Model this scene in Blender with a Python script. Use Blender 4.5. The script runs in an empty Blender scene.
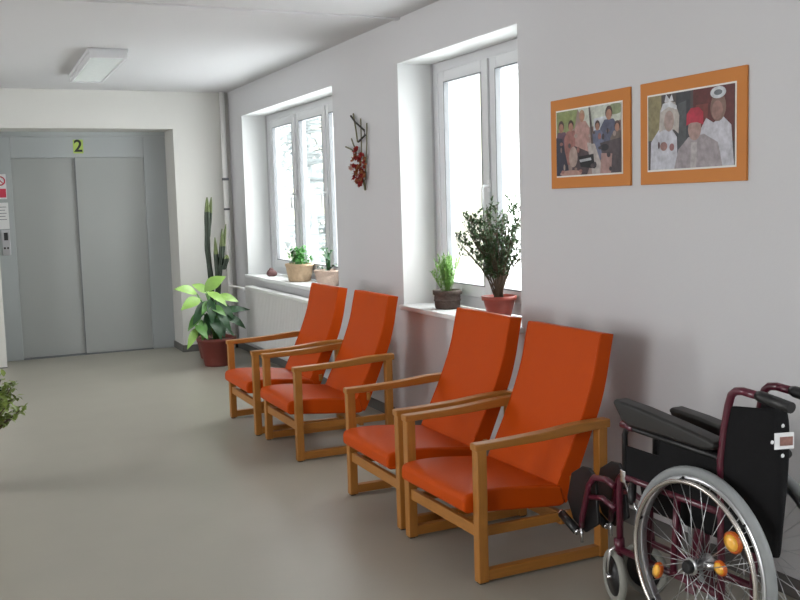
import bpy, math, random
from mathutils import Vector, Matrix
random.seed(7)
C = bpy.context.scene.collection
PI = math.pi

# ------------------------------------------------------------------ camera, world, light, exposure
cam_d = bpy.data.cameras.new('camera'); cam = bpy.data.objects.new('camera', cam_d); C.objects.link(cam)
yaw, pitch, roll = 0.42983, -0.09952, -0.02896
f = Vector((math.sin(yaw)*math.cos(pitch), math.cos(yaw)*math.cos(pitch), math.sin(pitch)))
r = Vector((math.cos(yaw), -math.sin(yaw), 0)); u = r.cross(f)
r2 = r*math.cos(roll) + u*math.sin(roll); u2 = -r*math.sin(roll) + u*math.cos(roll)
M = Matrix((r2, u2, -f)).transposed().to_4x4(); M.translation = Vector((0, 0, 1.45))
cam.matrix_world = M
cam_d.sensor_width = 36; cam_d.lens = 979.72*36/800; cam_d.clip_start = .05; cam_d.clip_end = 300
bpy.context.scene.camera = cam

sc = bpy.context.scene
sc.view_settings.view_transform = 'Standard'; sc.view_settings.look = 'None'
sc.view_settings.gamma = 1; sc.view_settings.use_curve_mapping = False
sc.view_settings.exposure = 0.33

w = bpy.data.worlds.new('overcast_sky'); sc.world = w; w.use_nodes = True
bg = w.node_tree.nodes['Background']; bg.inputs[0].default_value = (1, 1, .995, 1); bg.inputs[1].default_value = 8

def area(name, loc, direction, sx, sy, power, col=(1, 1, 1), portal=False):
    d = bpy.data.lights.new(name, 'AREA'); d.shape = 'RECTANGLE'; d.size = sx; d.size_y = sy
    d.energy = power; d.color = col
    if portal: d.cycles.is_portal = True
    o = bpy.data.objects.new(name, d); C.objects.link(o); o.location = loc
    o.rotation_euler = Vector(direction).to_track_quat('-Z', 'Y').to_euler()
    return o
# portals guiding the sky light through the seen windows and the added, unseen openings
area('portal_left_far', (-3.51, 6.6, 1.475), (1, 0, 0), 1.4, 1.95, 1, portal=True)
area('portal_left_near', (-3.51, .9, 1.475), (1, 0, 0), 2.0, 1.95, 1, portal=True)
area('portal_window_far', (3.03, 8.16, 1.56), (-1, 0, 0), 2.47, 1.55, 1, portal=True)
area('portal_window_near', (3.03, 5.04, 1.56), (-1, 0, 0), 1.45, 1.55, 1, portal=True)
area('portal_added_window_behind', (3.03, .3, 1.56), (-1, 0, 0), 2.4, 1.55, 1, portal=True)

# ------------------------------------------------------------------ materials
def mat(name, col, rough=.6, metal=0, spec=.5, noise=0, nscale=8, bump=0, bscale=60, coat=0, wood=None):
    m = bpy.data.materials.new(name); m.use_nodes = True
    nt = m.node_tree; b = nt.nodes['Principled BSDF']
    b.inputs['Base Color'].default_value = (*col, 1); b.inputs['Roughness'].default_value = rough
    b.inputs['Metallic'].default_value = metal; b.inputs['Specular IOR Level'].default_value = spec
    b.inputs['Coat Weight'].default_value = coat
    tc = nt.nodes.new('ShaderNodeTexCoord')
    if noise or wood:
        n = nt.nodes.new('ShaderNodeTexNoise'); n.inputs['Scale'].default_value = nscale
        n.inputs['Detail'].default_value = 4
        if wood:
            mp = nt.nodes.new('ShaderNodeMapping'); mp.inputs['Scale'].default_value = wood
            nt.links.new(tc.outputs['Object'], mp.inputs[0]); nt.links.new(mp.outputs[0], n.inputs['Vector'])
        else: nt.links.new(tc.outputs['Object'], n.inputs['Vector'])
        mx = nt.nodes.new('ShaderNodeMix'); mx.data_type = 'RGBA'
        k = noise
        mx.inputs['A'].default_value = (*[c*(1-k) for c in col], 1); mx.inputs['B'].default_value = (*[min(1, c*(1+k)) for c in col], 1)
        nt.links.new(n.outputs['Fac'], mx.inputs['Factor']); nt.links.new(mx.outputs['Result'], b.inputs['Base Color'])
    if bump:
        n2 = nt.nodes.new('ShaderNodeTexNoise'); n2.inputs['Scale'].default_value = bscale; n2.inputs['Detail'].default_value = 3
        nt.links.new(tc.outputs['Object'], n2.inputs['Vector'])
        bp = nt.nodes.new('ShaderNodeBump'); bp.inputs['Strength'].default_value = bump; bp.inputs['Distance'].default_value = .01
        nt.links.new(n2.outputs['Fac'], bp.inputs['Height']); nt.links.new(bp.outputs[0], b.inputs['Normal'])
    return m

m_wall = mat('wall_paint_cool_light', (.61, .61, .625), .85, noise=.02, nscale=1.5, bump=.05, bscale=90)  # bluish cast of the side light is put into this colour
m_wallb = mat('wall_paint_warm_light', (.635, .63, .60), .85, noise=.02, nscale=1.5, bump=.05, bscale=90)  # warmer copy of the wall paint, tinted for the light at the back
m_reveal = mat('reveal_paint', (.76, .775, .775), .8, noise=.01)
m_ceil = mat('ceiling_paint', (.62, .62, .63), .9, noise=.02, nscale=1)
m_floor = mat('linoleum', (.355, .335, .282), .36, noise=.07, nscale=3, bump=.03, bscale=200)
m_base = mat('baseboard_vinyl', (.12, .115, .11), .5)
m_pvc = mat('white_plastic_frame', (.66, .67, .69), .3)
m_gasket = mat('grey_gasket', (.16, .17, .18), .6)
m_elev = mat('grey_lift_enamel', (.33, .345, .335), .38, noise=.03, nscale=2)
m_elevf = mat('grey_lift_frame', (.37, .395, .40), .42, noise=.03, nscale=2)
m_dark = mat('dark_gap', (.03, .03, .03), .8)
m_pipe = mat('white_pipe_paint', (.85, .84, .82), .45)
m_rad = mat('radiator_enamel', (.72, .72, .71), .35)
m_steel = mat('chrome', (.75, .75, .77), .18, metal=1)
m_orange = mat('orange_vinyl', (.50, .064, .003), .45, spec=.12, noise=.06, nscale=5, bump=.06, bscale=120)
m_wood = mat('beech_wood', (.37, .15, .026), .42, noise=.22, nscale=9, wood=(1.2, 9, 9))
m_woodv = mat('beech_wood_upright', (.37, .15, .026), .42, noise=.22, nscale=9, wood=(9, 9, 1.2))
m_woody = mat('beech_wood_cross', (.37, .15, .026), .42, noise=.22, nscale=9, wood=(9, 1.2, 9))
m_pad = mat('rubber_pad', (.05, .045, .04), .8)
m_frameo = mat('orange_mount', (.56, .20, .035), .55, noise=.04)
m_border = mat('white_border', (.8, .78, .74), .6)
m_maroon = mat('maroon_enamel', (.085, .008, .022), .28, coat=.3)
m_blackf = mat('black_nylon', (.006, .006, .007), .75, bump=.15, bscale=300, spec=.2)
m_blackp = mat('black_plastic', (.010, .010, .011), .42)
m_pad_v = mat('black_vinyl_pad', (.011, .0105, .010), .45)
m_tyre = mat('grey_tyre_rubber', (.25, .265, .27), .55, noise=.1, nscale=20)
m_tyrec = mat('pale_caster_rubber', (.27, .27, .24), .6)
m_alu = mat('aluminium', (.55, .56, .58), .3, metal=1)
m_rim = mat('brushed_push_rim', (.62, .58, .54), .22, metal=1)
m_reflr = mat('orange_reflector_glow', (1.0, .52, .06), .12, coat=1)  # flash glow of the lens is put into a bright base colour
m_reflb = mat('amber_reflector_housing', (.55, .11, .01), .3)
m_white = mat('white_plastic', (.75, .76, .78), .4)
m_terra = mat('terracotta_plastic', (.30, .052, .035), .5, noise=.06)
m_terrad = mat('dark_red_pot', (.20, .045, .035), .5, noise=.08)
m_soil = mat('potting_soil', (.045, .03, .02), .95, noise=.4, nscale=60, bump=.6, bscale=80)
m_basket = mat('pale_wicker', (.55, .40, .26), .75, noise=.2, nscale=40, bump=.6, bscale=70)
m_basketp = mat('pink_beige_wicker', (.58, .44, .36), .75, noise=.18, nscale=40, bump=.6, bscale=70)
m_darkbask = mat('dark_wicker', (.075, .05, .04), .7, noise=.4, nscale=35, bump=.7, bscale=60)
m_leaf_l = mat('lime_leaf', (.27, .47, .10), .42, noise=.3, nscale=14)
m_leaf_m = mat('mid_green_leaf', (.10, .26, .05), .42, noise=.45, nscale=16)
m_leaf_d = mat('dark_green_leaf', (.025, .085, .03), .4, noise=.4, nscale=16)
m_leaf_y = mat('yellow_green_leaf', (.22, .30, .07), .5, noise=.7, nscale=20)
m_bush = mat('small_bush_leaf', (.05, .10, .035), .5, noise=.5, nscale=14)
m_bush2 = mat('grey_green_bush_leaf', (.10, .17, .08), .5, noise=.4, nscale=14)
m_fern = mat('feathery_leaf', (.22, .42, .10), .55, noise=.3, nscale=20)
m_jade = mat('bright_leaf', (.07, .26, .05), .4, noise=.4, nscale=30)
m_bark = mat('bark', (.10, .07, .045), .85, noise=.3, nscale=40)
m_cactus = mat('dark_cactus_skin', (.013, .024, .012), .6, noise=.4, nscale=18)
m_cactust = mat('cactus_new_growth', (.09, .12, .035), .6, noise=.3, nscale=18)
m_red = mat('dried_red_flower', (.33, .022, .02), .7, noise=.4, nscale=60)
m_pink = mat('pale_pink_flower', (.62, .36, .30), .7, noise=.2, nscale=60)
m_orng_fl = mat('brownish_orange_flower', (.36, .13, .05), .75, noise=.3, nscale=60)
m_twig = mat('dark_twig', (.03, .024, .022), .8)
m_twigg = mat('green_brown_twig', (.16, .15, .08), .8)
m_stone = mat('purple_brown_stone', (.13, .06, .06), .7, noise=.4, nscale=30, bump=.5, bscale=50)
m_signg = mat('lime_sign', (.42, .56, .12), .5)
m_ink = mat('black_ink', (.012, .016, .012), .5)
m_redp = mat('red_print', (.55, .03, .07), .5)
m_paper = mat('white_paper', (.72, .72, .72), .5)
m_diff = mat('prismatic_diffuser', (.78, .84, .83), .25, noise=.08, nscale=30)
m_snow = mat('snow', (.9, .92, .95), .8)
m_snowtree = mat('snowy_branches', (.20, .225, .23), .9, noise=.2, nscale=2)
m_yellowh = mat('pale_yellow_render', (.25, .247, .20), .9)

m_glass = bpy.data.materials.new('window_glass'); m_glass.use_nodes = True
nt = m_glass.node_tree; nt.nodes.clear()
o_ = nt.nodes.new('ShaderNodeOutputMaterial'); mx = nt.nodes.new('ShaderNodeMixShader'); lw = nt.nodes.new('ShaderNodeLayerWeight'); lw.inputs[0].default_value = .5; pw = nt.nodes.new('ShaderNodeMath'); pw.operation = 'POWER'; pw.inputs[1].default_value = 4; fr = nt.nodes.new('ShaderNodeMath'); fr.operation = 'MULTIPLY_ADD'; fr.inputs[1].default_value = .5; fr.inputs[2].default_value = .02; nt.links.new(lw.outputs['Facing'], pw.inputs[0]); nt.links.new(pw.outputs[0], fr.inputs[0])
tr = nt.nodes.new('ShaderNodeBsdfTransparent'); tr.inputs[0].default_value = (.97, .985, .98, 1); gl = nt.nodes.new('ShaderNodeBsdfGlossy'); gl.inputs['Roughness'].default_value = .02
nt.links.new(fr.outputs[0], mx.inputs[0]); nt.links.new(tr.outputs[0], mx.inputs[1]); nt.links.new(gl.outputs[0], mx.inputs[2]); nt.links.new(mx.outputs[0], o_.inputs[0])

# ------------------------------------------------------------------ mesh building
class MB:
    def __init__(s): s.v = []; s.f = []; s.mi = []; s.sm = []; s.cur = 0
    def add(s, vs, fs, smooth=False):
        b = len(s.v); s.v += [tuple(x) for x in vs]
        for q in fs: s.f.append([b+i for i in q]); s.mi.append(s.cur); s.sm.append(smooth)
        return s
    def box(s, x0, x1, y0, y1, z0, z1):
        vs = [(x, y, z) for x in (x0, x1) for y in (y0, y1) for z in (z0, z1)]
        return s.add(vs, [(0, 1, 3, 2), (4, 6, 7, 5), (0, 4, 5, 1), (2, 3, 7, 6), (0, 2, 6, 4), (1, 5, 7, 3)])
    def tube(s, pts, rad, n=10, closed=False, cap=True, flat=1.0):
        pts = [Vector(p) for p in pts]; N = len(pts)
        rads = rad if isinstance(rad, (list, tuple)) else [rad]*N
        tan = []
        for i in range(N):
            a = pts[(i-1) % N] if (closed or i > 0) else pts[i]
            c = pts[(i+1) % N] if (closed or i < N-1) else pts[i]
            tan.append((c-a).normalized())
        up = Vector((0, 0, 1)) if abs(tan[0].z) < .9 else Vector((1, 0, 0))
        nrm = (up - tan[0]*up.dot(tan[0])).normalized(); vs = []
        for i in range(N):
            nrm = (nrm - tan[i]*nrm.dot(tan[i])).normalized(); bn = tan[i].cross(nrm)
            for k in range(n):
                a = 2*PI*k/n; vs.append(pts[i] + (nrm*math.cos(a)*flat + bn*math.sin(a))*rads[i])
        fs = []
        for i in range(N if closed else N-1):
            j = (i+1) % N
            for k in range(n):
                l = (k+1) % n; fs.append((i*n+k, i*n+l, j*n+l, j*n+k))
        s.add(vs, fs, True)
        if cap and not closed:
            b = len(s.v)-len(vs)
            s.f.append([b+k for k in range(n)][::-1]); s.mi.append(s.cur); s.sm.append(False)
            s.f.append([b+(N-1)*n+k for k in range(n)]); s.mi.append(s.cur); s.sm.append(False)
        return s
    def lathe(s, prof, n=28, c=(0, 0, 0), axis='z', sx=1, sy=1, capb=True, capt=True):
        vs = []
        for (rr, z) in prof:
            for k in range(n):
                a = 2*PI*k/n; p = (rr*math.cos(a)*sx, rr*math.sin(a)*sy, z)
                if axis == 'x': p = (p[2], p[0], p[1])
                if axis == 'y': p = (p[0], p[2], p[1])
                vs.append((p[0]+c[0], p[1]+c[1], p[2]+c[2]))
        fs = [(i*n+k, i*n+(k+1) % n, (i+1)*n+(k+1) % n, (i+1)*n+k) for i in range(len(prof)-1) for k in range(n)]
        s.add(vs, fs, True); b = len(s.v)-len(vs)
        if capb: s.f.append([b+k for k in range(n)][::-1]); s.mi.append(s.cur); s.sm.append(False)
        if capt: s.f.append([b+(len(prof)-1)*n+k for k in range(n)]); s.mi.append(s.cur); s.sm.append(False)
        return s
    def prism(s, prof, y0, y1):            # closed outline in x, z run along y
        n = len(prof); vs = [(x, y0, z) for x, z in prof] + [(x, y1, z) for x, z in prof]
        return s.add(vs, [tuple(range(n)), tuple(range(2*n-1, n-1, -1))] + [(i, n+i, n+(i+1) % n, (i+1) % n) for i in range(n)])
    def ball(s, c, rx, ry=None, rz=None, n=10, m=7, jit=0):
        ry = ry or rx; rz = rz or rx; vs = []
        for i in range(m+1):
            t = PI*i/m
            for k in range(n):
                a = 2*PI*k/n; q = 1+random.uniform(-jit, jit)
                vs.append((c[0]+rx*q*math.sin(t)*math.cos(a), c[1]+ry*q*math.sin(t)*math.sin(a), c[2]+rz*math.cos(t)*q))
        return s.add(vs, [(i*n+k, (i+1)*n+k, (i+1)*n+(k+1) % n, i*n+(k+1) % n) for i in range(m) for k in range(n)], True)
    def leaf(s, base, tip, width, droop=.1, fold=.18, n=6, nrm=None):
        b = Vector(base); t = Vector(tip); d = t-b; L = d.length
        side = d.cross(Vector(nrm) if nrm else Vector((0, 0, 1)))
        if side.length < 1e-4: side = Vector((1, 0, 0))
        side.normalize(); upv = side.cross(d).normalized(); vs = []
        for i in range(n+1):
            q = i/n; wd = width*.5*math.sin(PI*min(1, q*.96+.02)**.8)
            p = b + d*q + upv*(droop*L*4*q*(1-q))
            vs += [p - side*wd + upv*fold*wd, p, p + side*wd + upv*fold*wd]
        fs = []
        for i in range(n):
            a = i*3; fs += [(a, a+1, a+4, a+3), (a+1, a+2, a+5, a+4)]
        return s.add(vs, fs, True)
    def build(s, name, m, parent=None, bevel=0, seg=2, solid=0):
        me = bpy.data.meshes.new(name); me.from_pydata(s.v, [], s.f); me.update()
        ms = m if isinstance(m, list) else [m]
        for x in ms: me.materials.append(x)
        for p, i, q in zip(me.polygons, s.mi, s.sm): p.material_index = i; p.use_smooth = q
        o = bpy.data.objects.new(name, me); C.objects.link(o)
        if parent: o.parent = parent
        if solid:
            md = o.modifiers.new('s', 'SOLIDIFY'); md.thickness = solid
        if bevel:
            md = o.modifiers.new('b', 'BEVEL'); md.width = bevel; md.segments = seg; md.limit_method = 'ANGLE'; md.angle_limit = .6
            md.harden_normals = False
            for p in me.polygons: p.use_smooth = True
            md2 = o.modifiers.new('w', 'WEIGHTED_NORMAL')
        return o
def B(x0, x1, y0, y1, z0, z1): return MB().box(x0, x1, y0, y1, z0, z1)
def arc(c, rad, a0, a1, n, plane='yz', off=0):
    out = []
    for i in range(n+1):
        a = a0+(a1-a0)*i/n; p, q = c[0]+rad*math.cos(a), c[1]+rad*math.sin(a)
        out.append((off, p, q) if plane == 'yz' else (p, off, q) if plane == 'xz' else (p, q, off))
    return out
def ring(y0, y1, z0, z1, t, x0, x1, tb=None):
    tb = tb or t
    return MB().box(x0, x1, y0, y0+t, z0, z1).box(x0, x1, y1-t, y1, z0, z1).box(x0, x1, y0+t, y1-t, z0, z0+tb).box(x0, x1, y0+t, y1-t, z1-t, z1)
def tag(o, label, cat, group=None):
    o['label'] = label; o['category'] = cat
    if group: o['group'] = group
    return o
def thing(name, label, cat, loc=(0, 0, 0), rz=0, group=None):
    o = bpy.data.objects.new(name, None); C.objects.link(o); o.location = loc; o.rotation_euler = (0, 0, rz); o.empty_display_size = .1
    return tag(o, label, cat, group)
def struct(o): o['kind'] = 'structure'; return o
def copy_tree(o, parent=None):
    c = o.copy(); C.objects.link(c)
    if parent: c.parent = parent
    for ch in list(o.children): copy_tree(ch, c)
    return c

# ------------------------------------------------------------------ setting
W = 2.67; D = 9.87; D2 = 10.29; ZC = 2.603; XL = -3.2; YF = -2.5; ZA = 2.238
AX0, AX1 = .43, 2.10
struct(B(XL-.3, 3.1, YF-.3, 11, -.2, 0).build('floor', m_floor))
struct(B(XL-.3, 3.1, YF-.3, 11, ZC, ZC+.2).build('ceiling', m_ceil))
struct(B(XL, W, 5.70, 5.745, ZC-.012, ZC+.01).build('trim_1', m_ceil))['label'] = 'low seam across the ceiling'
# right wall with openings
SILL = .786; ZW = 2.33
wins = [(6.93, 9.40), (4.316, 5.767), (-.9, 1.5)]  # last opening is out of view, added to let in light
mb = MB(); y = 11
for (a, b_) in wins:
    mb.box(W, 3.02, b_, y, 0, ZC); mb.box(W, 3.02, a, b_, 0, SILL-.03); mb.box(W, 3.02, a, b_, ZW, ZC); y = a
mb.box(W, 3.02, YF, y, 0, ZC)
struct(mb.build('wall_right', m_wall))
# lining of the reveals
for i, (a, b_) in enumerate(wins[:2]):
    l = MB(); l.box(W+.001, 2.905, b_-.004, b_+.01, SILL, ZW+.01); l.box(W+.001, 2.905, a-.01, a+.004, SILL, ZW+.01); l.box(W+.001, 2.905, a, b_, ZW-.004, ZW+.01)
    struct(l.build('trim_%d' % (i+2), m_reveal))
# back wall with alcove
mb = MB(); mb.box(XL-.3, AX0, D, 10.7, 0, ZC); mb.box(AX1, 3.02, D, 10.7, 0, ZC); mb.box(AX0, AX1, D, 10.7, ZA, ZC); mb.box(AX0, AX1, 10.5, 10.7, 0, ZA)
struct(mb.build('wall_back', m_wallb))
# left wall with two unseen openings added for fill light, and front wall
mb = MB(); mb.box(XL-.3, XL, YF, -.1, 0, ZC); mb.box(XL-.3, XL, 1.9, 5.9, 0, ZC); mb.box(XL-.3, XL, 7.3, 11, 0, ZC); [(mb.box(XL-.3, XL, a, b_, 0, .5), mb.box(XL-.3, XL, a, b_, 2.45, ZC)) for a, b_ in ((-.1, 1.9), (5.9, 7.3))]
struct(mb.build('wall_left', m_wall))
struct(B(XL-.3, 3.02, YF-.3, YF, 0, ZC).build('wall_front', m_wall))
# baseboards
struct(B(W-.012, W, YF, D, 0, .07).build('baseboard_right', m_base, bevel=.002))
struct(MB().box(AX1-.012, W-.012, D-.012, D, 0, .07).box(AX1-.012, AX1, D, D2, 0, .07).box(XL, AX0, D-.012, D, 0, .01).build('baseboard_back', m_base, bevel=.002))

# lift door set into the alcove
door = bpy.data.objects.new('door_1', None); C.objects.link(door); struct(door); door.location = (1.25, D2, 0)
def dp(mbx, name, m, bevel=.003):
    o = mbx.build(name, m, None, bevel=bevel); o.parent = door; o.matrix_parent_inverse = Matrix.Translation(-door.location); return o
DL, DM, DR, DT = .605, 1.215, 1.875, 1.984
dp(MB().box(AX0, DL, D2, D2+.12, 0, 2.19).box(DR, AX1, D2, D2+.12, 0, 2.19).box(DL, DR, D2, D2+.12, DT, 2.19), 'door_frame', m_elevf, .004)
dp(B(DL, DM-.004, D2+.045, D2+.075, .012, DT), 'door_panel', m_elev)
dp(B(DM-.012, DR, D2+.015, D2+.043, .012, DT), 'door_panel', m_elev)
dp(B(DM-.016, DM-.012, D2+.014, D2+.044, .012, DT), 'door_edge_strip', m_gasket, 0)
dp(B(DL, DR, D2, D2+.1, 0, .01), 'door_sill', m_gasket, 0)
dp(B(DL-.01, DR+.01, D2+.08, D2+.11, 0, DT+.01), 'shaft_backing', m_dark, 0)
# pale beam under the alcove soffit
struct(B(AX0, AX1, D2-.01, D2+.1, 2.19, ZA).build('trim_4', m_elevf))

# windows
def handle(parent, x, y, z):
    m = MB().box(x-.012, x, y-.014, y+.014, z-.035, z+.035)
    m.tube([(x-.01, y, z), (x-.045, y, z), (x-.052, y, z-.012), (x-.052, y, z-.125)], .009, 8)
    return m.build('window_handle', m_white, parent)
def window(name, a, b_, sashes, zt):
    w_ = bpy.data.objects.new(name, None); C.objects.link(w_); struct(w_)
    ring(a, b_, SILL, ZW, .07, 2.92, 2.99).build('window_frame', m_pvc, w_, bevel=.004)
    for i in range(len(sashes)-1):
        ymid = (sashes[i][0]+sashes[i+1][1])/2
        B(2.925, 2.985, ymid-.03, ymid+.03, SILL+.07, ZW-.07).build('mullion', m_pvc, w_, bevel=.003)
    MB().box(2.925, 2.985, sashes[0][1]+.06, b_, SILL, ZW).box(2.925, 2.985, a, sashes[-1][0]-.06, SILL, ZW).build('frame_post', m_pvc, w_)
    for (g0, g1) in sashes:
        s = ring(g0-.075, g1+.075, .86, 2.265, .075, 2.898, 2.95).build('sash', m_pvc, w_, bevel=.006)
        ring(g0-.006, g1+.006, .929, 2.196, .007, 2.895, 2.93).build('gasket', m_gasket, s)
        B(2.918, 2.924, g0, g1, .935, 2.19).build('glass_pane', m_glass, s)
    return w_
w1 = window('window_1', 6.93, 9.40, [(8.576, 9.15), (7.79, 8.368), (7.05, 7.614)], 0)
w2 = window('window_2', 4.316, 5.767, [(5.10, 5.565), (4.47, 4.925)], 0)
w3 = window('added_window_3', -.9, 1.5, [(.45, 1.3), (-.7, .15)], 0)  # unseen window added for light from the right
handle(w1, 2.897, 8.50, 1.55); handle(w1, 2.897, 7.70, 1.55); handle(w2, 2.897, 5.01, 1.53)
def sill(n, a, b_):
    o = B(2.635, 2.92, a-.02, b_+.005, SILL-.03, SILL).build('trim_%d' % n, m_reveal, bevel=.006); struct(o); o['label'] = 'white window sill'
sill(5, 6.93, 9.40); sill(6, 4.316, 5.767); sill(7, -.9, 1.5)  # last sill goes with the added, unseen window

# outdoors
struct(B(3.4, 90, -20, 120, -4.2, -4).build('snowy_ground', m_snow))
hs = MB().box(12, 24, 40, 55, -4, 9); hs.cur = 1
hs.prism([(11.5, 9), (24.5, 9), (18, 12.5)], 39.5, 55.5)
tag(hs.build('house', [m_yellowh, m_snow]), 'pale yellow house faintly seen through the window glass', 'house')
def snowy_tree(x, y, h, seed, label):
    rnd = random.Random(seed); t = thing('snowy_tree', label, 'tree', (x, y, -4), group='snowy trees outside the windows')
    MB().tube([(0, 0, 0), (.1, .05, h*.4), (0, .1, h)], [.25, .16, .03], 8).build('trunk', m_snowtree, t)
    m = MB()
    for i in range(150):
        z = h*(.18+.8*rnd.random()); L = (h-z)*.36+.3; a = rnd.uniform(0, 2*PI); e = Vector((math.cos(a)*L, math.sin(a)*L, z-.25*L))
        m.tube([(0, 0, z), (e.x*.5, e.y*.5, z+.03), e], [.05, .035, .01], 5)
        for k in range(6):
            q = rnd.uniform(.3, 1); p = Vector((0, 0, z)).lerp(e, q); d = Vector((rnd.uniform(-1, 1), rnd.uniform(-1, 1), rnd.uniform(-.7, .1)))*.4
            m.leaf(p, p+d, .22, n=2)
    m.build('branches', m_snowtree, t)
snowy_tree(9.6, 27, 10.5, 1, 'snow-covered tree outside, showing through the middle pane of the far window')
snowy_tree(14.5, 33, 9.5, 2, 'snow-covered tree farther outside beyond the window glass')

# ------------------------------------------------------------------ pipe, radiator
pp = thing('heating_pipe', 'white vertical heating pipe in the back corner beside the far window', 'pipe', (2.595, 9.82, 0))
MB().tube([(0, 0, 0.002), (0, 0, 2.6)], .026, 14).build('pipe_run', m_pipe, pp)
MB().tube([(0, 0, 1.72), (0, 0, 1.745)], .036, 14).build('pipe_bracket', m_gasket, pp)['label'] = 'dark pipe bracket'
MB().tube([(0, 0, 1.42), (0, 0, 1.44)], .031, 14).build('pipe_bracket', m_gasket, pp)['label'] = 'dark pipe bracket'
MB().tube([(0, 0, .66), (-.02, -.06, .66), (-.04, -.2, .66), (-.02, -.69, .66)], .012, 8).build('branch_pipe', m_pipe, pp)
rad = thing('radiator', 'white ribbed panel radiator under the far window', 'radiator', (2.58, 8.2, 0))
m = MB(); n = 46; y0, y1 = -1.08, .86
prof = []
for i in range(n*4+1):
    ph = (i % 4); yv = y0+(y1-y0)*i/(n*4); prof.append((-.040 if ph in (0, 1) else -.008, yv))
vs = [(x, yv, z) for z in (.16, .685) for x, yv in prof]; k = len(prof)
m.add(vs, [(i, i+1, k+i+1, k+i) for i in range(k-1)]); m.box(-.02, .03, y0, y1, .16, .685)
m.build('front_panel', m_rad, rad)
B(-.045, .04, y0-.006, y1+.006, .67, .70).build('top_cover', m_rad, rad, bevel=.006)
B(-.042, .035, y0-.008, y0, .16, .685).build('side_cover', m_rad, rad, bevel=.003)
B(-.042, .035, y1, y1+.008, .16, .685).build('side_cover', m_rad, rad, bevel=.003)
MB().tube([(-.005, y1+.01, .66), (-.005, y1+.07, .66)], .02, 10).tube([(-.005, y1+.03, .66), (-.055, y1+.03, .66)], .017, 10).build('valve', m_white, rad)
for yy in (-.8, .8): B(.03, .089, yy-.02, yy+.02, .2, .64).build('wall_bracket', m_rad, rad)

# ------------------------------------------------------------------ ceiling lamp
lp = thing('ceiling_lamp', 'white rectangular fluorescent ceiling light in front of the lift', 'lamp', (1.145, 8.06, ZC), -.02)
B(-.14, .14, -.72, .72, -.03, -.001).build('lamp_body', m_pvc, lp, bevel=.003)
B(-.132, .132, -.71, .71, -.062, -.03).build('diffuser', m_diff, lp, bevel=.02, seg=3)
B(-.134, .134, -.725, -.709, -.070, -.008).build('end_cap', m_pvc, lp, bevel=.006)
B(-.138, .138, .709, .725, -.070, -.008).build('end_cap', m_pvc, lp, bevel=.006)
B(-.135, -.11, -.71, .71, -.066, -.03).build('side_trim', m_pvc, lp, bevel=.006)
B(.11, .135, -.71, .71, -.066, -.03).build('side_trim', m_pvc, lp, bevel=.006)

# ------------------------------------------------------------------ lift signs
def text_mesh(txt, size, name, m, parent, loc, rot):
    cu = bpy.data.curves.new(name, 'FONT'); cu.body = txt; cu.size = size; cu.align_x = 'CENTER'; cu.align_y = 'CENTER'; cu.extrude = .0008; cu.offset = size*.02
    to = bpy.data.objects.new('t', cu); C.objects.link(to); bpy.context.view_layer.update()
    me = bpy.data.meshes.new_from_object(to.evaluated_get(bpy.context.evaluated_depsgraph_get())); bpy.data.objects.remove(to)
    me.materials.clear(); me.materials.append(m)
    o = bpy.data.objects.new(name, me); C.objects.link(o); o.parent = parent; o.location = loc; o.rotation_euler = rot; return o
s = thing('floor_number_sign', 'small lime green plate with a black 2 above the lift door', 'sign', (1.240, D2-.002, 2.093))
B(-.048, .048, -.003, .001, -.068, .068).build('plate', m_signg, s)
text_mesh('2', .165, 'numeral', m_ink, s, (0, -.004, 0), (PI/2, 0, 0))['label'] = 'black digit 2'
s = thing('call_panel', 'grey metal lift call panel with small dark display left of the lift', 'panel', (.515, D2, 1.16))
B(-.038, .038, -.012, 0, -.115, .13).build('plate', m_alu, s, bevel=.003)
B(-.018, .018, -.015, -.011, .03, .105).build('display', m_blackp, s)
for xx in (-.016, .014): MB().lathe([(.009, -.017), (.011, -.011)], 12, (xx, 0, -.045), 'y').build('button', m_blackp, s)
s = thing('warning_notice', 'white notice with red ring and red field on the lift frame', 'sign', (.50, D2-.001, 1.70))
B(-.05, .05, -.002, 0, -.11, .13).build('sheet', m_paper, s)
m = MB(); m.tube([(.04*math.cos(a)-.002, -.003, .065+.04*math.sin(a)) for a in [2*PI*i/20 for i in range(20)]], .006, 6, closed=True)
m.tube([(-.028, -.003, .093), (.026, -.003, .037)], .005, 6); m.build('prohibition_ring', m_redp, s)
B(-.048, .044, -.004, -.001, -.095, -.01).build('red_field', m_redp, s)
s = thing('paper_notice', 'small white laminated notice below the red and white one', 'sign', (.50, D2-.001, 1.42))
B(-.05, .055, -.003, 0, -.12, .135).build('sheet', m_paper, s, bevel=.002)
m = MB()
for i in range(5): m.box(-.036, .036-.012*(i % 2), -.0045, -.003, .09-i*.03, .096-i*.03)
m.build('print', m_gasket, s)

# ------------------------------------------------------------------ pictures on the wall
def photo(parent, w_, h_, blobs, base, xo):
    mats = [mat('photo_ground', base, .35, noise=.25, nscale=9)]; m = MB(); m.cur = 0
    m.box(xo, xo+.002, -w_/2, w_/2, -h_/2, h_/2); idx = {}; lay = 0
    for b in blobs:
        col = b[0]
        if col not in idx: idx[col] = len(mats); mats.append(mat('photo_ink', tuple(c*.8 for c in col), .4, noise=.6, nscale=38))
        m.cur = idx[col]; lay += 1; xx = xo-.0001*lay-.0002
        if b[1] == 'e':
            cx, cz, rx, rz = b[2:6]; N = 18
            pts = [(cx+rx*math.cos(2*PI*i/N), cz+rz*math.sin(2*PI*i/N)) for i in range(N)]
        else: pts = b[2]
        # u to the right of the picture = -y
        P = [(xx, -max(-.5, min(.5, a))*w_, max(-.5, min(.5, c))*h_) for a, c in pts]
        m.add(P, [tuple(range(len(P)))])
    return m.build('photo_print', mats, parent)
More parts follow.
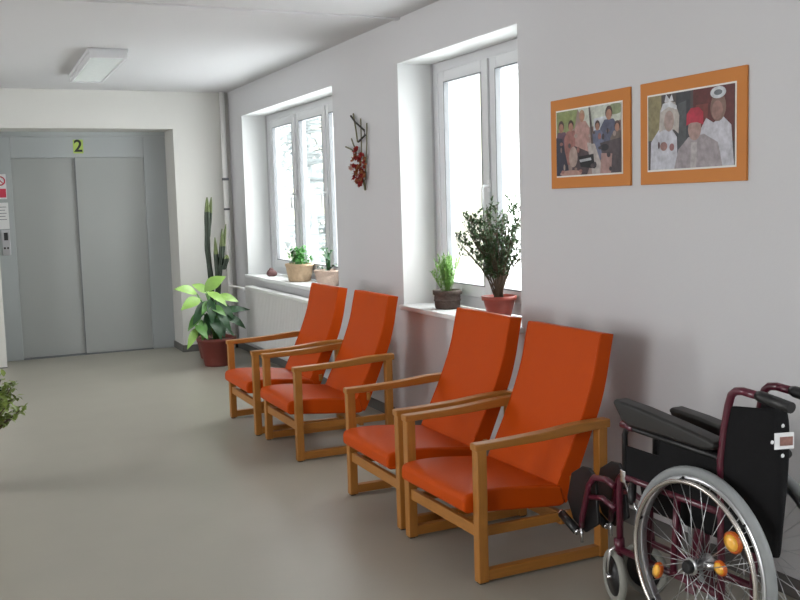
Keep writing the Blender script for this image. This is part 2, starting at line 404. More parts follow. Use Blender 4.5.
def picture(name, yc, label, blobs, base, rot=0):
    p = thing(name, label, 'picture', (W, yc, 1.70)); p.rotation_euler = (rot, 0, 0)
    B(-.012, -.001, -.30, .30, -.208, .208).build('mount', m_frameo, p, bevel=.002)
    B(-.0135, -.011, -.252, .252, -.156, .156).build('white_border', m_border, p)
    photo(p, .49, .298, blobs, base, -.0155)
    B(-.002, .0, -.02, .02, .15, .19).build('hanger', m_steel, p)
rd = random.Random(3)
g1 = [((.30, .36, .16), 'p', [(-.5, .5), (-.15, .5), (-.2, .22), (-.5, .12)]), ((.62, .66, .58), 'p', [(-.15, .5), (.5, .5), (.5, .25), (0, .2)]),
      ((.66, .70, .76), 'p', [(.1, .32), (.3, .34), (.32, .0), (.1, -.05)]), ((.28, .33, .13), 'e', -.36, .40, .10, .09), ((.30, .35, .2), 'e', .42, .42, .12, .08)]
def man(cx, cz, s_, body, skin=(.45, .24, .17), hair=(.10, .06, .05)):
    return [(body, 'p', [(cx-.09*s_, cz-.42*s_), (cx-.10*s_, cz-.04*s_), (cx-.05*s_, cz+.05*s_), (cx+.05*s_, cz+.05*s_), (cx+.10*s_, cz-.04*s_), (cx+.09*s_, cz-.42*s_)]),
            (hair, 'e', cx, cz+.125*s_, .04*s_, .075*s_), (skin, 'e', cx, cz+.10*s_, .032*s_, .06*s_)]
g1 += man(-.42, .12, 1.2, (.16, .09, .13)) + man(-.26, .13, 1.1, (.38, .17, .15)) + man(-.08, .25, 1.15, (.50, .30, .27), hair=(.45, .30, .2)) + man(.33, .22, 1.3, (.12, .13, .20)) + man(.16, .10, .95, (.18, .2, .3)) + man(.45, .05, 1, (.2, .16, .14))
g1 += [((.05, .05, .08), 'p', [(-.5, .1), (-.4, .08), (-.28, -.5), (-.5, -.5)]), ((.10, .07, .08), 'p', [(-.2, -.05), (.1, -.2), (.0, -.5), (-.25, -.5)]), ((.45, .34, .30), 'e', -.22, -.22, .07, .16), ((.52, .47, .45), 'p', [(0, -.02), (.12, -.05), (.26, -.5), (.08, -.5)]),
       ((.015, .015, .02), 'p', [(-.14, -.22), (.1, -.2), (.12, -.42), (-.1, -.38)]), ((.5, .52, .55), 'p', [(-.12, -.27), (.06, -.25), (.07, -.29), (-.11, -.31)]), ((.10, .08, .09), 'p', [(.2, -.05), (.5, 0), (.5, -.5), (.28, -.5)]),
       ((.42, .26, .24), 'p', [(.22, -.2), (.38, -.22), (.36, -.5), (.2, -.5)]), ((.03, .03, .04), 'e', .27, -.12, .06, .05), ((.14, .11, .11), 'p', [(.03, .5), (.05, .5), (.1, -.05), (.07, -.05)]), ((.5, .30, .25), 'e', -.26, -.47, .18, .05)]
g1 += [(rd.choice([(.3, .2, .17), (.12, .09, .1), (.45, .36, .32), (.07, .06, .07), (.36, .17, .15)]), 'e', rd.uniform(-.45, .45), rd.uniform(-.45, .12), rd.uniform(.012, .03), rd.uniform(.02, .05)) for _ in range(22)]
g2 = [((.30, .26, .14), 'p', [(-.5, .5), (-.33, .5), (-.33, -.1), (-.5, -.1)]), ((.05, .055, .065), 'p', [(-.15, .5), (.02, .5), (0, -.5), (-.15, -.5)]), ((.09, .10, .11), 'p', [(-.13, .35), (-.03, .38), (-.03, -.3), (-.13, -.3)]), ((.12, .025, .025), 'p', [(.05, .5), (.5, .5), (.5, -.2), (.05, -.2)]), ((.22, .05, .04), 'p', [(.08, .3), (.22, .3), (.2, -.1), (.08, 0)]),
      # left person in white with headdress
      ((.62, .63, .70), 'p', [(-.47, -.5), (-.46, -.12), (-.36, .04), (-.22, .06), (-.14, -.08), (-.13, -.5)]), ((.52, .48, .45), 'p', [(-.36, .0), (-.345, .30), (-.27, .42), (-.16, .38), (-.11, .2), (-.12, -.04), (-.17, .02), (-.30, .03)]), ((.44, .33, .30), 'e', -.235, .14, .06, .14), ((.68, .70, .74), 'p', [(-.34, .27), (-.31, .38), (-.22, .40), (-.14, .33), (-.14, .28), (-.24, .33)]),
      ((.7, .72, .76), 'p', [(-.29, .40), (-.27, .52), (-.23, .43), (-.20, .49), (-.18, .40)]), ((.36, .20, .18), 'e', -.30, -.19, .045, .06), ((.34, .16, .16), 'e', -.2, -.21, .03, .05), ((.12, .06, .07), 'e', -.36, -.17, .012, .05),
      # right person in white with halo
      ((.58, .58, .64), 'p', [(.12, -.05), (.2, .12), (.28, .05), (.38, .12), (.47, .0), (.5, -.5), (.12, -.5)]), ((.24, .15, .12), 'e', .33, .24, .085, .18), ((.36, .20, .17), 'e', .32, .2, .06, .12), ((.68, .72, .76), 'e', .33, .42, .085, .075), ((.16, .18, .2), 'e', .33, .42, .045, .035),
      # middle person with red cap
      ((.38, .34, .36), 'p', [(-.17, -.5), (-.12, -.25), (0, -.1), (.18, -.08), (.33, -.2), (.38, -.5)]), ((.45, .30, .27), 'e', .07, .0, .075, .15), ((.50, .025, .06), 'p', [(-.025, .05), (-.02, .2), (.03, .27), (.12, .27), (.17, .2), (.17, .04), (.1, .08), (.03, .08)]), ((.5, .46, .47), 'p', [(.03, -.17), (.1, -.18), (.09, -.5), (.02, -.5)])]
picture('framed_photo', 3.708, 'orange-mounted photo of a crowded group outdoors, left of the two', g1, (.30, .22, .20))
picture('framed_photo', 3.039, 'orange-mounted photo of three costumed people, one in a red cap, right of the two', g2, (.07, .06, .06))

# ------------------------------------------------------------------ armchairs
WC = .635
def smooth_poly(ctrl, seg=5):     # Catmull-Rom through points
    out = []; n = len(ctrl)
    for i in range(n-1):
        p0 = ctrl[max(0, i-1)]; p1 = ctrl[i]; p2 = ctrl[i+1]; p3 = ctrl[min(n-1, i+2)]
        for k in range(seg):
            t = k/seg
            out.append(tuple(.5*((2*p1[j])+(-p0[j]+p2[j])*t+(2*p0[j]-5*p1[j]+4*p2[j]-p3[j])*t*t+(-p0[j]+3*p1[j]-3*p2[j]+p3[j])*t**3) for j in (0, 1)))
    return out+[ctrl[-1]]
def make_chair():
    t = thing('armchair', '', 'armchair')
    P = .042
    for y0 in (0, WC-P):
        B(0, P, y0, y0+P, .006, .525).build('leg', m_woodv, t, bevel=.004)
        B(.56, .56+P, y0, y0+P, .006, .535).build('leg', m_woodv, t, bevel=.004)
        B(P, .56, y0+.003, y0+P-.003, .010, .052).build('floor_rail', m_wood, t, bevel=.004)
        for xx in (.005, .575): B(xx, xx+.025, y0+.008, y0+P-.008, 0, .008).build('foot_pad', m_pad, t)
        top = smooth_poly([(-.006, .543), (.12, .545), (.30, .552), (.46, .565), (.616, .567)], 5)
        bot = smooth_poly([(.616, .532), (.5, .528), (.30, .518), (.12, .516), (-.006, .515)], 5)
        MB().prism((top+bot)[::-1], y0-.002, y0+P+.004).build('armrest', m_wood, t, bevel=.005)
    B(.010, .034, P, WC-P, .175, .222).build('front_rail', m_woody, t, bevel=.004)
    B(.40, .425, P, WC-P, .155, .205).build('rear_rail', m_woody, t, bevel=.004)
    for yy in (P+.002, WC-P-.024): B(.034, .60, yy, yy+.022, .168, .206).build('side_rail', m_wood, t, bevel=.003)
    # seat cushion
    top = smooth_poly([(-.036, .318), (-.022, .340), (.03, .349), (.14, .347), (.28, .332), (.41, .314)], 5)
    bot = [(.43, .236), (.40, .229), (.2, .248), (.06, .262), (-.018, .268), (-.036, .280)]
    MB().prism((top+bot)[::-1], P+.004, WC-P-.004).build('seat', m_orange, t, bevel=.012, seg=3)
    fr_ = smooth_poly([(.392, .318), (.450, .43), (.503, .54), (.548, .65), (.578, .74), (.598, .83), (.612, .89), (.620, .904)], 5)
    rr_ = smooth_poly([(.676, .896), (.660, .82), (.640, .72), (.608, .61), (.552, .48), (.495, .35), (.455, .262), (.434, .236)], 5)
    MB().prism((fr_+rr_)[::-1], P+.010, WC-P-.010).build('backrest', m_orange, t, bevel=.013, seg=3)
    # piping along the front edge of the back
    for yy in (P+.016, WC-P-.016):
        MB().tube([(a, yy, c) for a, c in fr_[2:-2]], .0035, 6).build('piping', m_orange, t)
    B(.452, .474, P, WC-P, .30, .345).build('back_rail', m_woody, t, bevel=.003)
    return t
ch = make_chair()
spots = [(1.735, 3.135, .02, 'orange vinyl armchair nearest the viewer, beside the wheelchair'),
         (1.735, 3.845, 0, 'orange vinyl armchair second from the wheelchair, under the window with the leafy bush'),
         (1.715, 5.185, .0, 'orange vinyl armchair third from the wheelchair, between the two windows'),
         (1.69, 5.93, -.0, 'orange vinyl armchair farthest away, in front of the radiator')]
for i, (x, y, rz, lb) in enumerate(spots):
    o = ch if i == 0 else copy_tree(ch)
    o.location = (x, y, 0); o.rotation_euler.z = rz; o['label'] = lb; o['group'] = 'row of orange armchairs along the wall'

# ------------------------------------------------------------------ wheelchair (half folded)
wc = thing('wheelchair', 'maroon-framed folded wheelchair with black nylon back, parked right of the armchairs', 'wheelchair', (2.2, 2.3, 0), .02)
def wheel(xc, sgn):
    R = .305; hz = R
    root = MB().tube([(xc, .0+(R-.016)*math.cos(a), hz+(R-.016)*math.sin(a)) for a in [2*PI*i/64 for i in range(64)]], .0165, 12, closed=True).build('rear_tyre', m_tyre, wc)
    MB().lathe([(R-.043, -.011), (R-.029, -.013), (R-.026, 0), (R-.029, .013), (R-.043, .011), (R-.046, 0), (R-.043, -.011)], 64, (xc, 0, hz), 'x', capb=False, capt=False).build('wheel_rim', m_alu, root)
    MB().lathe([(.006, -.04), (.028, -.038), (.028, -.033), (.016, -.03), (.016, .03), (.028, .033), (.028, .038), (.006, .04)], 24, (xc, 0, hz), 'x').build('hub', m_alu, root)
    MB().lathe([(.021, 0), (.021, .012*sgn), (.016, .018*sgn)], 20, (xc+.040*sgn, 0, hz), 'x').build('hub_cap', m_blackp, root)
    xr = xc+sgn*.035; RR = .262
    MB().tube([(xr, RR*math.cos(a), hz+RR*math.sin(a)) for a in [2*PI*i/56 for i in range(56)]], .0075, 10, closed=True).build('push_rim', m_rim, root)
    m = None
    for k in range(6):
        a = 2*PI*k/6+.3; c, s_ = math.cos(a), math.sin(a)
        MB().tube([(xr, RR*c, hz+RR*s_), (xc+sgn*.004, .272*c, hz+.272*s_)], .005, 6).build('push_rim_bracket', m_blackp, root)
    base = []
    for side, (dx, da) in enumerate([(-.036, .55), (.036, -.55)]):
        base.append(MB().tube([(dx, .024*math.cos(da), .024*math.sin(da)), (0, R-.045, 0)], .0013, 5).build('spoke', m_alu, root))
    for i in range(36):
        src = base[i % 2]
        o = src if i < 2 else src.copy()
        if i >= 2: C.objects.link(o)
        o.location = (xc, 0, hz); o.rotation_euler = (2*PI*i/36, 0, 0); o.parent = root
    return root
wn = wheel(-.15, -1); wf = wheel(.085, 1)
# spoke reflectors
def reflector(y, z, w_, h_, tilt, nm='reflector'):
    o = MB().lathe([(.9, 0), (1, .003), (1, .010), (.85, .013)], 16, (0, 0, 0), 'x').build(nm, m_reflb, wn)
    o.scale = (-1, w_, h_); o.location = (-.150, y, z); o.rotation_euler = (tilt, 0, 0)
    q = MB().lathe([(.78, .013), (.75, .017), (.3, .019)], 12, (0, 0, 0), 'x').build('reflector_lens', m_reflr, wn)
    q.scale = (-1, w_, h_); q.location = (-.150, y, z); q.rotation_euler = (tilt, 0, 0)
reflector(-.145, .42, .036, .032, .5); reflector(-.095, .325, .026, .022, .6); reflector(.185, .225, .020, .032, .4)
# side frames
def T(pts, rad, name, m, n=10, par=None): return MB().tube(pts, rad, n).build(name, m, par or wc)
def sideframe(x, sg):
    yb = -.045
    post = [(x, yb, .14), (x, yb, .45), (x, -.042, .64), (x, -.056, .74), (x, -.074, .82), (x, -.084, .848), (x, -.102, .862), (x, -.13, .866), (x, -.19, .862)]
    fp = T(post, .0125, 'back_tube', m_maroon)
    T([(x, -.185, .863), (x, -.20, .861), (x, -.31, .848)], [.0135, .0175, .0165], 'push_grip', m_blackp, 12)
    T([(x, yb, .475), (x, .40, .475), (x, .435, .465), (x, .445, .43), (x, .445, .17)], .0125, 'front_frame_tube', m_maroon)
    T([(x, yb, .21), (x, .445, .205)], .0125, 'lower_frame_tube', m_maroon)
    for yy in (.30, .17): T([(x, yy, .21), (x, yy-.02, .475)], .012, 'upright', m_maroon, 8)
    # armrest
    T([(x, .415, .49), (x, .415, .625), (x, .405, .648), (x, .375, .655), (x, -.04, .645)], .0105, 'armrest_tube', m_blackp)
    MB().tube([(x, .365, .655), (x, .43, .66)], .0125, 10).build('armrest_end', m_maroon, wc)
    prof = [(.445, .742), (.43, .750), (.30, .742), (.12, .722), (-.02, .704), (-.045, .694), (-.04, .672), (.0, .664), (.2, .668), (.36, .668), (.395, .682)]
    if sg > 0: prof = [(a-.13, b-.022) for a, b in prof]
    m = MB(); m.add([(x-.034, a, b) for a, b in prof]+[(x+.028, a, b) for a, b in prof], [tuple(range(11)), tuple(range(21, 10, -1))]+[(i, 11+i, 11+(i+1) % 11, (i+1) % 11) for i in range(11)])
    m.build('armrest_pad', m_pad_v, wc, bevel=.011, seg=3)
    prof = [(.412, .485), (.412, .588), (.235, .588), (.235, .643), (-.045, .64), (-.05, .485)]
    m = MB(); m.add([(x-.004, a, b) for a, b in prof]+[(x+.004, a, b) for a, b in prof], [tuple(range(6)), tuple(range(11, 5, -1))]+[(i, 6+i, 6+(i+1) % 6, (i+1) % 6) for i in range(6)])
    m.build('clothing_guard', m_blackf, wc, bevel=.002)
    B(x-.012, x+.012, .40, .43, .455, .50).build('armrest_socket', m_steel, wc, bevel=.003)
    T([(x, .37, .47), (x-.02*1, .355, .43), (x-.03, .34, .40)], [.012, .016, .01], 'brake_clamp', m_blackp, 8)
    T([(x-.018, .39, .46), (x-.028, .32, .39), (x-.03, .27, .375)], .006, 'brake_lever', m_steel, 8)
    # caster
    rot = .3*sg
    ct = MB().tube([(.086*0, (.083)*math.cos(a), .083*math.sin(a)) for a in [2*PI*i/36 for i in range(36)]], .0145, 10, closed=True).build('front_caster', m_tyrec, wc)
    ct.location = (x, .475, .0975); ct.rotation_euler = (0, 0, rot)
    MB().lathe([(.014, -.018), (.07, -.009), (.07, .009), (.014, .018)], 24, (0, 0, 0), 'x').build('caster_hub', m_blackp, ct)
    m = MB()
    for sx in (-1, 1): m.tube([(sx*.026, 0, 0), (sx*.026, -.008, .06), (sx*.022, -.02, .105), (0, -.025, .118)], .006, 8)
    m.build('caster_fork', m_steel, ct)
    MB().tube([(-.032, 0, 0), (.032, 0, 0)], .007, 10).build('axle_bolt', m_steel, ct)
    T([(x, .445, .20), (x, .45, .245)], .019, 'caster_housing', m_maroon, 12)
    # footrest hanger and folded footplate
    T([(x-.012, .455, .43), (x-.012, .50, .445), (x-.012, .575, .435), (x-.012, .605, .40), (x-.008, .655, .26), (x-.004, .665, .225)], .0115, 'footrest_hanger', m_maroon)
    T([(x-.010, .455, .35), (x-.010, .53, .37), (x-.010, .60, .355)], .010, 'hanger_brace', m_maroon)
    pl_ = [(.59, .25), (.605, .42), (.64, .45), (.69, .445), (.755, .405), (.785, .30), (.745, .225), (.67, .195)]
    k = len(pl_); m = MB(); xx = x+.022
    m.add([(xx-.007, a, b) for a, b in pl_]+[(xx+.007, a, b) for a, b in pl_], [tuple(range(k)), tuple(range(2*k-1, k-1, -1))]+[(i, k+i, k+(i+1) % k, (i+1) % k) for i in range(k)])
    m.build('footplate', m_blackp, wc, bevel=.005)
    T([(x-.015, .68, .205), (x-.015, .775, .245)], .017, 'footplate_roller', m_blackp, 12)
    T([(x-.015, .67, .2005), (x-.015, .682, .206)], .013, 'roller_cap', m_steel, 10)
    T([(x-.015, .773, .244), (x-.015, .785, .249)], .013, 'roller_cap', m_steel, 10)
    T([(x-.006, .665, .225), (x-.006, .66, .165)], .006, 'footplate_stop', m_steel, 8)
sideframe(-.105, -1); sideframe(.030, 1)
T([(-.15, 0, .305), (-.105, -.055, .305)], .011, 'axle_bracket', m_steel); T([(.085, 0, .305), (.030, -.055, .305)], .011, 'axle_bracket', m_steel)
# cross brace, nearly closed, and seat slings
m_ = B(-.012, .002, .10, .14, -.19, .19).build('cross_brace', m_maroon, wc, bevel=.003); m_.location = (-.037, 0, .34); m_.rotation_euler = (0, .2, 0)
m_ = B(.003, .017, .10, .14, -.19, .19).build('cross_brace', m_maroon, wc, bevel=.003); m_.location = (-.037, 0, .34); m_.rotation_euler = (0, -.2, 0)
for xx in (-.075, .0): T([(xx, -.03, .485), (xx, .38, .485)], .011, 'seat_rail', m_maroon)
m = MB(); pts = smooth_poly([(-.078, .497), (-.065, .49), (-.05, .42), (-.037, .36), (-.024, .42), (-.01, .49), (.003, .497)], 4)
m.add([(a, -.03, b) for a, b in pts]+[(a, .39, b) for a, b in pts], [(i, i+1, len(pts)+i+1, len(pts)+i) for i in range(len(pts)-1)], True)
m.build('seat_sling', m_blackf, wc, solid=.005)
# back upholstery bulging to the rear between the back tubes
m = MB(); rows = [(.38, -.06, .15), (.47, -.05, .17), (.58, -.045, .185), (.70, -.052, .185), (.78, -.068, .165), (.815, -.075, .145)]; n = 17; vs = []
for (z, yb, bul) in rows:
    for i in range(n):
        q = -1+2*i/(n-1); x = -.037+.069*q; vs.append((x-.004, yb-bul*(1-abs(q)**2.4)+.004*math.sin(9*q+z*12), z+.012*(1-q*q)*(1 if z > .6 else -1)))
m.add(vs, [(j*n+i, j*n+i+1, (j+1)*n+i+1, (j+1)*n+i) for j in range(len(rows)-1) for i in range(n-1)], True)
bk = m.build('back_upholstery', m_blackf, wc, solid=.009)
sd = bk.modifiers.new('sub', 'SUBSURF'); sd.levels = 1; sd.render_levels = 2
lab = B(-.030, .030, -.002, 0, -.024, .024).build('back_label', m_white, bk); lab.location = (-.06, -.243, .735); lab.rotation_euler = (0, 0, -.3); lab['label'] = 'white label on the back'
B(-.014, .026, -.003, -.002, -.014, .012).build('label_print', mat('label_brown_print', (.24, .12, .10), .5, noise=.5, nscale=90), bk); pr_ = bk.children[-1]; pr_.location = lab.location; pr_.rotation_euler = lab.rotation_euler
for (a, c) in [(-.046, .0), (.0, .043), (0, -.045)]:
    MB().lathe([(.005, -.003), (.006, 0)], 12, (0, 0, 0), 'y').build('white_rivet', m_white, bk).location = (-.06+a*.9, -.238, .735+c)

# ------------------------------------------------------------------ plants
def pot(parent, prof, m, soilz, soilr, sx=1, sy=1, name='pot'):
    MB().lathe(prof, 32, sx=sx, sy=sy, capt=False).build(name, m, parent)
    MB().lathe([(soilr, soilz-.005), (soilr*.6, soilz), (.002, soilz+.004)], 24, sx=sx, sy=sy).build('soil', m_soil, parent)
# corner foliage plant
dp_ = thing('dieffenbachia', 'broad-leaved plant with lime and dark leaves in a large terracotta pot on the floor', 'potted plant', (2.19, 8.86, 0))
pot(dp_, [(.115, 0), (.12, .012), (.165, .225), (.182, .228), (.186, .262), (.172, .262), (.160, .235)], m_terrad, .24, .158)
stems = MB(); lv = {0: MB(), 1: MB(), 2: MB()}
def dl(px, py, y=0): return ((px-213)*.0098, y, .79-(py-280)*.0092)
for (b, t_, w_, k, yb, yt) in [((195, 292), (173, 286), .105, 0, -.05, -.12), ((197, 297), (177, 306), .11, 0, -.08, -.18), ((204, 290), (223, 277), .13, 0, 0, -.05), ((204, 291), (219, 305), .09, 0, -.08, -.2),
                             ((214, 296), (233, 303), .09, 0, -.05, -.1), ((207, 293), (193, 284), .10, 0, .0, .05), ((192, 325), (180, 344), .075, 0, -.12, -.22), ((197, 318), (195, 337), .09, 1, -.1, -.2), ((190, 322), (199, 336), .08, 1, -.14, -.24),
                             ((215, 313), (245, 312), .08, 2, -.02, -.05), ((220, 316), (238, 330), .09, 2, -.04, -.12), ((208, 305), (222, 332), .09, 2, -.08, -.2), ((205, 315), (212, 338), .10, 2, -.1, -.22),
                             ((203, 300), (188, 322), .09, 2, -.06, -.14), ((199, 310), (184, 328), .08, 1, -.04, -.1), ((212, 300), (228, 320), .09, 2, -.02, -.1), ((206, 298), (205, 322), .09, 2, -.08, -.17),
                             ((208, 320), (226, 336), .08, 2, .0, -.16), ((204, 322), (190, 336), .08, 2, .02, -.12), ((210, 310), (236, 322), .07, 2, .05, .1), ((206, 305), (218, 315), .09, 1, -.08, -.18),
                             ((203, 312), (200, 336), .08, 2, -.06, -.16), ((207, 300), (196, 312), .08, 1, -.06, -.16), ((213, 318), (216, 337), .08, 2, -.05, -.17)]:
    B0 = dl(*b, yb); T0 = dl(*t_, yt)
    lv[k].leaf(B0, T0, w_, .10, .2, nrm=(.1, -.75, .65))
    stems.tube([(random.uniform(-.03, .03), 0, .23), (B0[0]*.4, yb*.5, .23+(B0[2]-.23)*.6), B0], .006, 6)
stems.build('stems', m_leaf_m, dp_)
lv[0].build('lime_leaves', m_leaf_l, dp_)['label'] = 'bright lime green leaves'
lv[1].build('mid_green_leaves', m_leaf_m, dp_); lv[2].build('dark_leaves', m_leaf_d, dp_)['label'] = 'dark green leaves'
# cactus
cc = thing('column_cactus', 'tall dark columnar cactus rising behind the broad-leaved plant', 'cactus', (2.25, 9.30, 0))
pot(cc, [(.10, 0), (.11, .01), (.145, .20), (.155, .20), (.155, .225), (.14, .225), (.135, .2)], m_terrad, .20, .135)
def cacstem(pts, rad, parent):
    m = MB(); pv = []
    for i in range(len(pts)-1):
        a = Vector(pts[i]); b = Vector(pts[i+1])
        for k in range(5): pv.append(a.lerp(b, k/5))
    pv.append(Vector(pts[-1]))
    N = len(pv); k = 10; vs = []
    for i, p in enumerate(pv):
        rr = rad*(1+.06*math.sin(i*1.3)) * (1 if i < N-3 else (.85, .6, .2)[i-(N-3)])
        for j in range(k):
            a = 2*PI*j/k; q = rr*(1.0 if j % 2 == 0 else .62); vs.append((p.x+q*math.cos(a), p.y+q*math.sin(a), p.z))
    m.add(vs, [(i*k+j, i*k+(j+1) % k, (i+1)*k+(j+1) % k, (i+1)*k+j) for i in range(N-1) for j in range(k)]+[tuple((N-1)*k+j for j in range(k))])
    for i, f_ in enumerate(m.f):
        if i >= (N-4)*k: m.mi[i] = 1
    return m.build('stem', [m_cactus, m_cactust], parent)
def cz(px, py, y=0): return ((px-205.5)*.0101, y, 1.55-(py-197)*.0101)
cacstem([(0, 0, .2), cz(208, 280), cz(205.5, 247), cz(206.5, 220), cz(207.5, 197)], .027, cc)
cacstem([cz(207, 235, .01), cz(209, 222, .02), cz(212, 197, .02)], .021, cc)
cacstem([(.04, -.02, .2), cz(213, 280, -.03), cz(213, 262, -.03), cz(212.5, 235, -.03)], .023, cc)
cacstem([cz(214, 272, -.03), cz(217, 255, -.04), cz(219.5, 227, -.04)], .021, cc)
cacstem([(.06, .02, .2), cz(216, 275, .02), cz(219, 258, .02), cz(225, 223, .02)], .022, cc)
cacstem([cz(219, 266, -.02), cz(222, 258, -.03), cz(223, 252, -.03)], .03, cc)

def basket_prof(r0, r1, h): return [(r0*.9, 0), (r0, .008), ((r0+r1)/2*1.03, h*.5), (r1, h*.86), (r1*1.05, h*.88), (r1*1.05, h), (r1*.93, h), (r1*.88, h*.85)]
SZ = SILL
# far window sill
bp1 = thing('basket_planter', 'pale wicker planter with bright green leafy plant on the far window sill', 'potted plant', (2.78, 8.16, SZ))
pot(bp1, basket_prof(.092, .115, .155), m_basket, .13, .1, 1, 1.35, 'basket')
m = MB()
for i in range(90):
    a = random.uniform(0, 2*PI); rr = random.uniform(0, .085); b = Vector((rr*math.cos(a), rr*1.4*math.sin(a), .13)); h = random.uniform(.04, .14)*(1.25-rr*6)
    p = b+Vector((random.uniform(-.03, .03), random.uniform(-.05, .05), h)); m.tube([b, p], .002, 4)
    for k in range(3):
        d = Vector((random.uniform(-1, 1), random.uniform(-1, 1), random.uniform(-.1, .8))).normalized()*.04; m.leaf(p, p+d, .026, n=3)
m.build('foliage', m_jade, bp1)
bp2 = thing('basket_planter', 'pinkish beige wicker planter with arching dark leaves, partly hidden behind the window corner', 'potted plant', (2.81, 7.52, SZ))
pot(bp2, basket_prof(.09, .115, .13), m_basketp, .11, .1, name='basket')
m = MB()
for (dx, dy, dz, wd) in [(-.02, .22, .02, .035), (-.05, .24, -.02, .035), (-.02, .10, .14, .04), (0, .06, .20, .035), (.0, -.05, .16, .04), (-.03, -.13, .10, .04), (.02, -.16, .05, .04), (.03, .1, .08, .04), (-.06, .02, .09, .04), (-.02, .15, .19, .03), (.02, -.1, .18, .035)]:
    m.leaf((0, 0, .11), (dx*.6, dy*.55, .11+dz), wd*.8, .15, n=5); m.leaf((dx*.5, dy*.45, .11+dz*.9), (dx, dy, .11+dz), wd, .2, n=5)
m.build('foliage', m_leaf_d, bp2)
st = MB().ball((0, 0, .028), .05, .062, .036, 12, 8, .06).build('stone_ornament', m_stone)
st.location = (2.765, 8.93, SZ); tag(st, 'small dark purplish stone lump on the far window sill', 'ornament')
st_ = MB().ball((0, .012, .052), .026, .03, .03, 10, 6, .05).build('stone_peak', m_stone, st)
# near window sill
bp3 = thing('small_potted_plant', 'feathery light green plant in a small dark wicker pot on the near window sill', 'potted plant', (2.785, 5.37, SZ))
pot(bp3, [(.07, 0), (.078, .01), (.082, .07), (.080, .085), (.090, .09), (.090, .115), (.078, .115), (.075, .1)], m_darkbask, .1, .074, name='basket')
MB().lathe([(.0805, .0), (.084, .004), (.084, .012), (.0805, .016)], 28, (0, 0, .045), capb=False, capt=False).build('basket_band', m_darkbask, bp3)
m = MB()
for i in range(75):
    a = random.uniform(0, 2*PI); rr = random.uniform(0, .045); b = Vector((rr*math.cos(a)*.6, rr*math.sin(a)*.6, .10)); e = Vector((rr*2.2*math.cos(a), rr*2.4*math.sin(a), .10+random.uniform(.13, .24)))
    m.tube([b, e], .0013, 4)
    for k in range(24):
        p = b.lerp(e, .2+.8*k/24); d = Vector((random.uniform(-1, 1), random.uniform(-1, 1), random.uniform(-.1, 1))).normalized()*.026; m.leaf(p, p+d, .008, n=2)
m.build('foliage', m_fern, bp3)
bu = thing('potted_bush', 'tall small-leaved bush in a terracotta pot on the near window sill', 'potted plant', (2.79, 4.75, SZ))
pot(bu, [(.062, 0), (.066, .008), (.088, .10), (.098, .102), (.100, .125), (.089, .125), (.084, .108)], m_terra, .11, .083)
rb = random.Random(11); br = MB(); l1 = MB(); l2 = MB()
for i in range(38):
    a = rb.uniform(0, 2*PI); sp = rb.uniform(.1, 1)**.6
    ex, ey = .15*sp*math.cos(a), .44*sp*math.sin(a)+.03; ez = .11+.575-.20*sp*sp+rb.uniform(-.08, .02)
    if math.sin(a) > 0: ez -= .02
    b = Vector((rb.uniform(-.03, .03), rb.uniform(-.03, .03), .11)); e = Vector((ex, ey, ez)); mid = Vector((ex*.35, ey*.42, .11+(ez-.11)*.5))
    br.tube([b, mid, e], [.0045, .003, .0015], 5)
    for k in range(9):
        q = .30+.7*k/9; p = (b.lerp(mid, q*2) if q < .5 else mid.lerp(e, q*2-1))
        d = Vector((rb.uniform(-.5, .5), rb.uniform(-1, 1), rb.uniform(.1, 1.1))).normalized()*rb.uniform(.06, .12); t_ = p+d
        br.tube([p, t_], .0013, 4)
        for j in range(12):
            pp_ = p.lerp(t_, .15+.85*j/12); dd = Vector((rb.uniform(-1, 1), rb.uniform(-1, 1), rb.uniform(-.3, 1))).normalized()*.028
            (l1 if rb.random() < .6 else l2).leaf(pp_, pp_+dd, .016, n=2)
br.build('branches', m_bark, bu); l1.build('foliage', m_bush, bu); l2.build('foliage', m_bush2, bu)
# bush entering the frame at the left edge
fb = thing('floor_bush', 'variegated yellow-green bush poking in at the left edge of the picture', 'potted plant', (-.005, 5.6, 0))
pot(fb, [(.10, 0), (.11, .01), (.14, .19), (.15, .19), (.15, .215), (.138, .215), (.13, .2)], m_terra, .19, .13)
m = MB(); sm_ = MB(); rb = random.Random(5)
for i in range(120):
    a = rb.uniform(0, 2*PI); el = rb.uniform(-.1, 1.3); L = rb.uniform(.2, .32); e = Vector((L*math.cos(a)*math.cos(el)*1.15, L*math.sin(a)*math.cos(el), .36+L*math.sin(el)*.98))
    sm_.tube([(0, 0, .19), e*.5+Vector((0, 0, .08)), e], .003, 5)
    for k in range(34):
        p = Vector((0, 0, .25)).lerp(e, .4+.65*k/34)+Vector((rb.uniform(-.03, .03), rb.uniform(-.03, .03), 0)); d = Vector((rb.uniform(-1, 1), rb.uniform(-1, 1), rb.uniform(-.6, .8))).normalized()*.045; m.leaf(p, p+d, .028, n=3)
sm_.build('stems', m_bark, fb); m.build('foliage', m_leaf_y, fb)

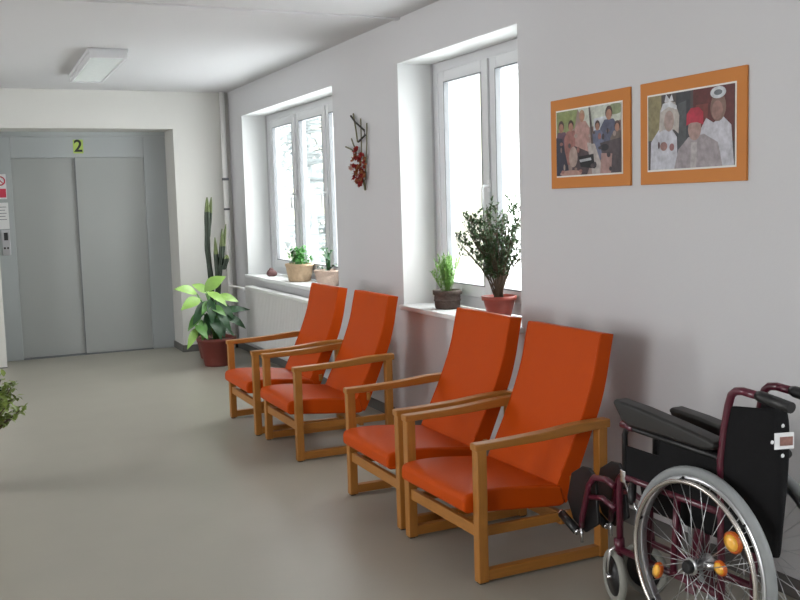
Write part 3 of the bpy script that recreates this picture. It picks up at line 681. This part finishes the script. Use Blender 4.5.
# ------------------------------------------------------------------ dried flower wall decoration
wr = thing('dried_flower_hanging', 'dried red flower and twig decoration hanging on the wall between the windows', 'wall decoration', (W, 6.42, 1.8))
def wp(px, py, x=-.02): # local from picture grid of the decoration
    return (x, -.043-(px-360)*.0182+(py-170)*.0006, .019-(py-150)*.0069+(360-px)*.0007)
T([wp(350, 115), wp(356, 122, -.03), wp(366, 131, -.04), wp(367, 136, -.04), wp(359, 142, -.03)], .007, 'bent_twig', m_twig, 6, wr)
T([wp(352.5, 113), wp(355, 128), wp(357, 142)], .006, 'twig', m_twigg, 6, wr); T([wp(360, 119), wp(360.5, 135), wp(361, 158)], .005, 'twig', m_twigg, 6, wr)
T([wp(366, 124), wp(366, 145), wp(364.5, 180)], .005, 'twig', m_twigg, 6, wr); T([wp(346, 146, -.03), wp(352, 149, -.03), wp(357, 153, -.03)], .006, 'twig', m_twigg, 6, wr)
T([wp(352, 138, -.03), wp(354, 144, -.03), wp(356, 149, -.03)], .005, 'twig', m_twigg, 6, wr)
rb = random.Random(2)
for (nm, mm, cnt, rr) in [('red_flowers', m_red, 40, .022), ('pink_flower', m_pink, 3, .022), ('brown_flowers', m_orng_fl, 26, .02)]:
    m = MB()
    for i in range(cnt):
        q = rb.random(); py = 148+q*37; wd = 6.0*math.sin(PI*(.15+.8*q)); px = 358.5+q*3.2+rb.uniform(-wd, wd)
        if nm == 'pink_flower': px, py = 356.5+rb.uniform(-.6, .6), 168+rb.uniform(-1.5, 1.5)
        c = Vector(wp(px, py, rb.uniform(-.055, -.02) if nm != 'pink_flower' else -.065))
        for k in range(5):
            d = Vector((rb.uniform(-1, .3), rb.uniform(-1, 1), rb.uniform(-1, 1))).normalized()*rr; m.leaf(c, c+d*1.3, rr*1.1, n=3)
        m.ball(c, rr*.45, n=6, m=4)
    m.build(nm, mm, wr)
T([wp(363, 180), wp(364.5, 190)], .008, 'stem_end', m_twigg, 6, wr)
B(-.02, 0, -.006, .006, .08, .10).build('wall_hook', m_steel, wr)
